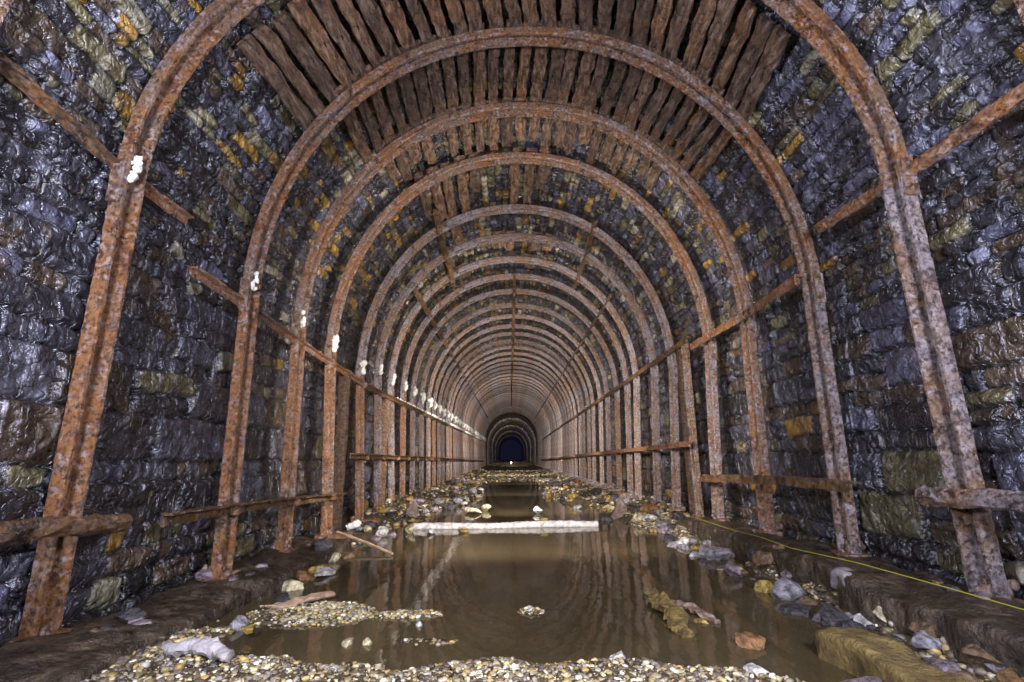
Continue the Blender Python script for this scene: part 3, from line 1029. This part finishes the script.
def stick(pts, rad, mat, name, label, cat, seed, flat=1.0, rough=.18, n=10):
    pts = [Vector(p) for p in pts]
    P = []
    for a, b in zip(pts[:-1], pts[1:]):
        for t in np.linspace(0, 1, 8, endpoint=False):
            P.append(a.lerp(b, t))
    P.append(pts[-1])
    rgx = np.random.RandomState(seed)
    fr = []
    for k, p in enumerate(P):
        d = (P[min(k + 1, len(P) - 1)] - P[max(k - 1, 0)]).normalized()
        s = d.cross(Vector((0, 0, 1)));  s = s.normalized() if s.length > 1e-4 else Vector((1, 0, 0))
        u = s.cross(d).normalized()
        fr.append((p - pts[0], s, u))
    m = len(fr)
    def pf(k):
        taper = 1 - 0.35 * abs(2 * k / (m - 1) - 1) ** 2
        return [(rad * taper * math.cos(q) * (1 + rgx.uniform(-rough, rough)), flat * rad * taper * math.sin(q) * (1 + rgx.uniform(-rough, rough)))
                for q in np.linspace(0, 2 * math.pi, n, endpoint=False)]
    V, F = sweep(fr, pf)
    V = np.array(V)
    if rad > .02:
        for ax in range(3):
            V[:, ax] += rad * .45 * fbm(V[:, 0] * 14, V[:, 1] * 14, V[:, 2] * 14, seed + ax, 3)
    o = mesh_obj(name, V, F, mat, smooth=False)
    o.location = pts[0]
    tag(o, label, cat)
    return o


def gz(x, y):
    return float(ground(x, y))


stick([(-1.74, 2.62, gz(-1.74, 2.62) + .05), (-1.60, 2.56, gz(-1.6, 2.56) + .055), (-1.50, 2.53, gz(-1.5, 2.53) + .05), (-1.36, 2.48, gz(-1.36, 2.48) + .03)], 0.034, M['drift'],
      'driftwood', 'bleached grey lump of driftwood on the gravel, bottom left', 'driftwood', 3)
stick([(-1.66, 3.40, -0.90), (-1.35, 3.78, -0.915)], 0.05, M['planktan'], 'broken_plank', 'flat tan broken plank beside the bright left shoal', 'plank', 4, 0.35)
stick([(-2.06, 5.95, -0.80), (-1.70, 5.7, -0.865), (-1.30, 5.35, -0.93)], 0.018, M['planktan'], 'thin_pole', 'thin pale pole slanting from the left ledge into the pool', 'pole', 5)
stick([(0.84, 3.72, -0.93), (0.80, 3.50, -0.90), (0.84, 3.30, -0.90), (0.83, 3.10, -0.925), (0.80, 2.95, -0.95)], 0.055, M['moss'], 'rotten_log',
      'crusted rotten log lying half sunk in the right of the pool', 'log', 6, 0.7, .3)
stick([(0.92, 3.62, -0.94), (1.00, 3.40, -0.92), (1.06, 3.2, -0.94)], 0.03, M['mound'], 'rotten_stick', 'short crusted stick beside the rotten log', 'stick', 16, 0.7, .3)
stick([(-2.27, 6.95, -0.88), (-2.10, 6.95, -0.84), (-2.02, 7.0, -0.90)], 0.05, M['crust'], 'limestone_growth', 'white lime growth beside the foot of the fifth full rib', 'lime growth', 8, .9, .35)


def wedge(x, y, z, s, mat, label, seed):
    V = np.array([(-.13, 0, 0), (.15, .02, 0), (.12, .10, 0), (-.10, .10, 0), (.02, .05, .30), (.06, .06, .30)]) * s
    F = [(0, 1, 5, 4), (1, 2, 5), (2, 3, 4, 5), (3, 0, 4), (3, 2, 1, 0)]
    o = mesh_obj('torn_plate', V, F, mat)
    o.location = (x, y, z)
    tag(o, label, 'steel plate')


wedge(1.55, 8.15, -0.96, 1.15, M['mound'], 'upright triangular torn plate right of the crossing sleeper', 1)
wedge(-1.70, 8.4, -0.92, 0.9, M['mound'], 'upright triangular torn plate left of the crossing sleeper', 2)

# yellow-green cord stretched along the right ledge
pts = [(2.02, 6.25, -0.715), (2.04, 5.3, -0.722), (2.03, 4.6, -0.70), (2.02, 4.1, -0.705), (2.06, 3.4, -0.675), (2.12, 2.8, -0.68), (2.17, 2.35, -0.69), (2.2, 1.9, -0.70)]
stick(pts, 0.0032, M['cord'], 'yellow_cord', 'thin yellow cord running along the top of the right baulks', 'cord', 10, 1, .05, 6)

# small lit lantern far down the bore
lr = empty('lantern', (-0.05, 62, -0.74))
V, F = sweep([((0, 0, z), (1, 0, 0), (0, 1, 0)) for z in (-.16, -.1, .1, .14, .2)], lambda k: [((.09, .07, .07, .08, .03)[k] * math.cos(q), (.09, .07, .07, .08, .03)[k] * math.sin(q)) for q in np.linspace(0, 6.283, 12, endpoint=False)])
mesh_obj('body', V, F, M['rust_dark'], lr)
V, F = icosphere(2)
mesh_obj('lens', V * .08 + np.array([0, -.06, 0]), F, M['lens'], lr)
tag(lr, 'tiny lit lantern standing far off in the dark end of the tunnel', 'lantern')

# ------------------------------------------------------------------ gravel (nobody could count it)
PEB = np.array([(0.52, 0.42, 0.20), (0.62, 0.54, 0.36), (0.34, 0.28, 0.17), (0.16, 0.12, 0.075), (0.44, 0.30, 0.10), (0.72, 0.67, 0.56), (0.22, 0.19, 0.17), (0.09, 0.065, 0.04)])


def gravel(name, label, n, sampler, smin, smax, seed, wts=None, sink=0.3):
    rgx = np.random.RandomState(seed)
    vars_ = [rock((1, 1, 1), seed * 10 + q, 1, 9, .16) for q in range(8)]
    V, F, C, k = [], [], [], 0
    p = None if wts is None else np.array(wts) / sum(wts)
    cnt = 0
    for _ in range(n * 6):
        if cnt >= n:
            break
        x, y = sampler(rgx)
        z = gz(x, y)
        if z < WATER_Z - 0.012:
            continue
        if float(vnoise(x * 3.2, y * 3.2, 0, 61)) < -0.12 and rgx.rand() < 0.65:
            continue
        s = smin + (smax - smin) * rgx.rand() ** 2.2
        v, f = vars_[rgx.randint(8)]
        a = rgx.uniform(0, 6.283)
        ca, sa = math.cos(a), math.sin(a)
        q = v * np.array([s * rgx.uniform(.8, 1.5), s, s * rgx.uniform(.5, .9)])
        q = np.stack([q[:, 0] * ca - q[:, 1] * sa + x, q[:, 0] * sa + q[:, 1] * ca + y, q[:, 2] + z + s * (.5 - sink)], 1)
        V.append(q); F.append(f + k); k += len(q)
        C.append(np.tile(PEB[rgx.choice(8, p=p)] * rgx.uniform(.22, 1.1), (len(q), 1)))
        cnt += 1
    o = mesh_obj(name, np.concatenate(V), np.concatenate(F), M['pebble'], cols=np.concatenate(C))
    tag(o, label, 'gravel', kind='stuff')
    return o


gravel('gravel', 'bed of pale and brown pebbles across the front of the pool', 15000,
       lambda g: (g.uniform(-1.88, 1.45), g.uniform(1.95, 3.0)), .006, .034, 201, [1.6, 1.6, 2, 2.6, 1.5, 1.4, 1.5, 2.6])
gravel('gravel', 'bright yellow pebble shoal beside the left baulk', 1900,
       lambda g: (g.uniform(-1.95, -0.45), g.uniform(3.1, 3.75)), .010, .034, 202, [3, 3, 1.5, .5, 3, 2, .5, .3])
gravel('gravel', 'small round pebble shoal in the middle of the pool', 420,
       lambda g: (g.normal(0, .11), g.normal(3.45, .09)), .008, .028, 203, [3, 3, 1, .5, 1, 2, .5, .3])
gravel('gravel', 'loose grit along the foot of the left baulks', 700,
       lambda g: (g.uniform(-1.95, -1.55), g.uniform(1.5, 6.2)), .010, .05, 204, [1, 1, 2, 3, 1.5, .6, 1.5, 2])
gravel('gravel', 'loose grit along the foot of the right baulks', 2600,
       lambda g: (g.uniform(1.45, 2.0), g.uniform(1.5, 7.5)), .012, .06, 205, [1, 1.2, 2, 3, 1.5, .8, 2, 2])
gravel('gravel', 'rubble grit on the banks beyond the crossing sleeper', 5200,
       lambda g: ((1 if g.rand() < .5 else -1) * g.uniform(.3, 2.4), 7.3 + 15 * g.rand() ** 1.5), .02, .10, 206, [1.2, .8, 2, 3, 1.6, .5, 2, 3])
gravel('gravel', 'pale gravel spit across the far end of the water', 2500,
       lambda g: (g.uniform(-2.2, 2.2), 19.5 + 14 * g.rand() ** 1.6), .04, .12, 207, [2, 2, 2, 2, 2, 1.2, 1, 1])

# ------------------------------------------------------------------ loose stones, each a thing
COLS = {'white': (0.50, 0.48, 0.46), 'pale grey': (0.26, 0.24, 0.26), 'yellow': (0.32, 0.22, 0.05), 'brown': (0.16, 0.10, 0.055), 'dark': (0.055, 0.05, 0.055),
        'orange': (0.22, 0.115, 0.045), 'cream': (0.55, 0.48, 0.30), 'purplish': (0.22, 0.17, 0.19)}


def stone(x, y, z, size, colour, seed, label, group=None, rotz=None):
    rgx = np.random.RandomState(seed)
    V, F = rock(size, seed, 3 if max(size) * 500 / max(y, 1) > 14 else 2, 8, .07)
    a = rgx.uniform(0, 6.28) if rotz is None else rotz
    t = rgx.uniform(-.25, .25)
    Rm = np.array(Matrix.Rotation(a, 3, 'Z') @ Matrix.Rotation(t, 3, 'X'))
    V = V @ Rm.T
    c = np.tile(np.array(COLS[colour]) * rgx.uniform(.8, 1.15), (len(V), 1))
    o = mesh_obj('loose_stone', V, F, M['rock'], cols=c)
    o.location = (x, y, z + size[2] * .35)
    tag(o, label, 'stone', group)
    return o


single = [
    (1.09, 2.83, -.965, (.15, .11, .10), 'orange', 'orange-brown stone standing in the pool, right of the rotten log'),
    (0.98, 3.22, -.965, (.12, .07, .04), 'yellow', 'flat yellow stone in the water beside the rotten log'),
    (1.76, 3.75, -.97, (.32, .26, .21), 'pale grey', 'squared pale grey stone below the joint of the right baulks'),
    (1.66, 4.35, -.96, (.20, .14, .12), 'purplish', 'purplish squared stone on the right bank under the baulk'),
    (1.78, 5.05, -.96, (.36, .26, .14), 'pale grey', 'flat pale slab on the right bank under the long baulk'),
    (1.72, 5.75, -.95, (.16, .14, .11), 'white', 'white stone on the right bank near the third full rib'),
    (1.70, 3.15, -.96, (.22, .18, .15), 'dark', 'dark squared stone between the mossy beam and baulk'),
    (-0.66, 3.22, -.965, (.06, .05, .05), 'white', 'small white stone at the tip of the left shoal'),
    (-0.98, 2.95, -.97, (.14, .08, .05), 'cream', 'flat cream stone in the water below the left shoal'),
    (-0.87, 2.92, -.96, (.07, .06, .05), 'cream', 'small cream stone beside the flat cream one'),
    (-1.70, 3.20, -.96, (.16, .11, .09), 'pale grey', 'pale grey stone between the left baulk and bright shoal'),
    (-1.55, 3.02, -.92, (.08, .07, .05), 'yellow', 'bright yellow stone above the driftwood'),
    (-1.66, 4.5, -.955, (.24, .14, .09), 'white', 'long white stone at the left edge of the pool'),
    (-1.78, 5.1, -.955, (.14, .10, .10), 'cream', 'cream stone at the left edge of the pool near the pole'),
    (-1.98, 5.35, -.93, (.26, .22, .20), 'dark', 'big dark stone below the thin pale pole'),
    (-1.72, 6.6, -.95, (.20, .16, .15), 'white', 'round white stone left of the crossing sleeper'),
    (-1.42, 6.9, -.955, (.22, .15, .14), 'cream', 'cream stone against the left end of the crossing sleeper'),
    (-1.15, 6.85, -.955, (.28, .14, .09), 'white', 'flat white stone in front of the crossing sleeper'),
    (-0.72, 6.85, -.955, (.16, .12, .08), 'yellow', 'yellow stone in front of the crossing sleeper'),
    (0.32, 7.36, -.885, (.16, .1, .07), 'yellow', 'yellow stone resting on the middle of the crossing sleeper'),
    (0.35, 9.0, -.955, (.26, .18, .14), 'white', 'white stone at the right edge of the dark channel'),
    (-0.80, 9.1, -.955, (.42, .22, .12), 'cream', 'flat cream slab at the left edge of the dark channel'),
    (-0.55, 9.5, -.955, (.22, .16, .16), 'cream', 'blocky cream stone behind the flat cream slab'),
    (1.95, 7.9, -.86, (.30, .24, .20), 'orange', 'orange stone heap piece at the foot of the fifth right leg'),
    (1.70, 8.6, -.90, (.18, .12, .18), 'white', 'upright white stone behind the right torn plate'),
    (0.93, 2.42, -.93, (.11, .08, .06), 'white', 'white stone at the right end of the front gravel'),
    (0.38, 2.62, -.94, (.09, .07, .06), 'white', 'white pointed stone on the front edge of gravel, right of centre'),
    (-0.88, 2.45, -.93, (.10, .08, .06), 'white', 'white stone on the front gravel, left of centre'),
    (-0.72, 2.50, -.93, (.09, .06, .05), 'cream', 'cream stone on the front gravel beside the white one'),
    (1.20, 2.15, -.93, (.30, .16, .10), 'purplish', 'long purplish slab at the right end of the front gravel'),
]
for k, (x, y, z, s, c, l) in enumerate(single):
    stone(x, y, z, s, c, 300 + k, l)
# rubble along both sides
rgx = np.random.RandomState(77)
near_names = ['', 'nearest full', 'second full', 'third full', 'fourth full', 'fifth full', 'sixth full', 'seventh full', 'eighth full', 'ninth full', 'tenth full']
seen = {}
for k in range(230):
    sd = 1 if k % 2 or k > 150 else -1
    y = 2.2 + 17 * rgx.rand() ** 1.25 if k <= 150 else rgx.uniform(2.3, 7.0)
    if y < 6.6:
        x = rgx.uniform(1.62, 1.98) if sd > 0 else -rgx.uniform(1.72, 2.0)
        if sd < 0 and y < 3.4: continue
    elif y < 7.6:
        x = sd * rgx.uniform(1.6, 2.2)
    else:
        x = sd * rgx.uniform(0.75 if y > 9.5 else 1.15, 2.2)
    s = (rgx.uniform(.10, .24) if k <= 150 else rgx.uniform(.06, .17)) * (1.0 if y < 9 else 1.15)
    c = rgx.choice(['white', 'pale grey', 'yellow', 'brown', 'dark', 'cream', 'purplish', 'orange'], p=[.08, .16, .08, .24, .2, .10, .10, .04])
    i = int(np.argmin([abs(y - q) for q in RIB_Y]))
    i = max(1, i)
    nm = near_names[i] if i <= 10 else ORD[i]
    lab = '%s rubble stone on the %s bank beside the %s rib' % (c, 'right' if sd > 0 else 'left', nm)
    seen[lab] = seen.get(lab, 0) + 1
    if seen[lab] > 1:
        lab = ['', '', 'another ', 'a third ', 'a fourth ', 'a fifth ', 'a sixth ', 'a seventh ', 'an eighth ', 'a ninth ', 'a tenth ', 'an eleventh '][min(11, seen[lab])] + lab
    stone(x, y, max(gz(x, y), -1.0) - .01, (s * rgx.uniform(.9, 1.5), s, s * rgx.uniform(.5, .85)), c, 400 + k, lab, 'rubble stones on the %s bank beside the %s rib' % ('right' if sd > 0 else 'left', nm))

# broken bits lying on top of the left and right baulks, near the rib feet
rgx = np.random.RandomState(123)
for k in range(22):
    sd = -1 if k < 14 else 1
    i = [1, 1, 1, 2, 2, 3, 3, 4, 1, 2, 1, 2, 3, 2, 1, 1, 2, 2, 3, 3, 4, 1][k]
    y = RIB_Y[i] + rgx.uniform(-.38, .38)
    x = sd * (rgx.uniform(2.02, 2.42))
    s = rgx.uniform(.045, .12)
    c = rgx.choice(['brown', 'purplish', 'dark', 'pale grey'], p=[.4, .25, .2, .15])
    side = 'left' if sd < 0 else 'right'
    lab = '%s broken lump lying on the %s baulk by the %s rib foot' % (c, side, near_names[i])
    seen[lab] = seen.get(lab, 0) + 1
    if seen[lab] > 1:
        lab = ['', '', 'another ', 'a third ', 'a fourth ', 'a fifth '][min(5, seen[lab])] + lab
    stone(x, y, (-.86 if sd < 0 else -.76), (s * 1.4, s, s * .7), c, 800 + k, lab, 'broken lumps on the %s baulk' % side)
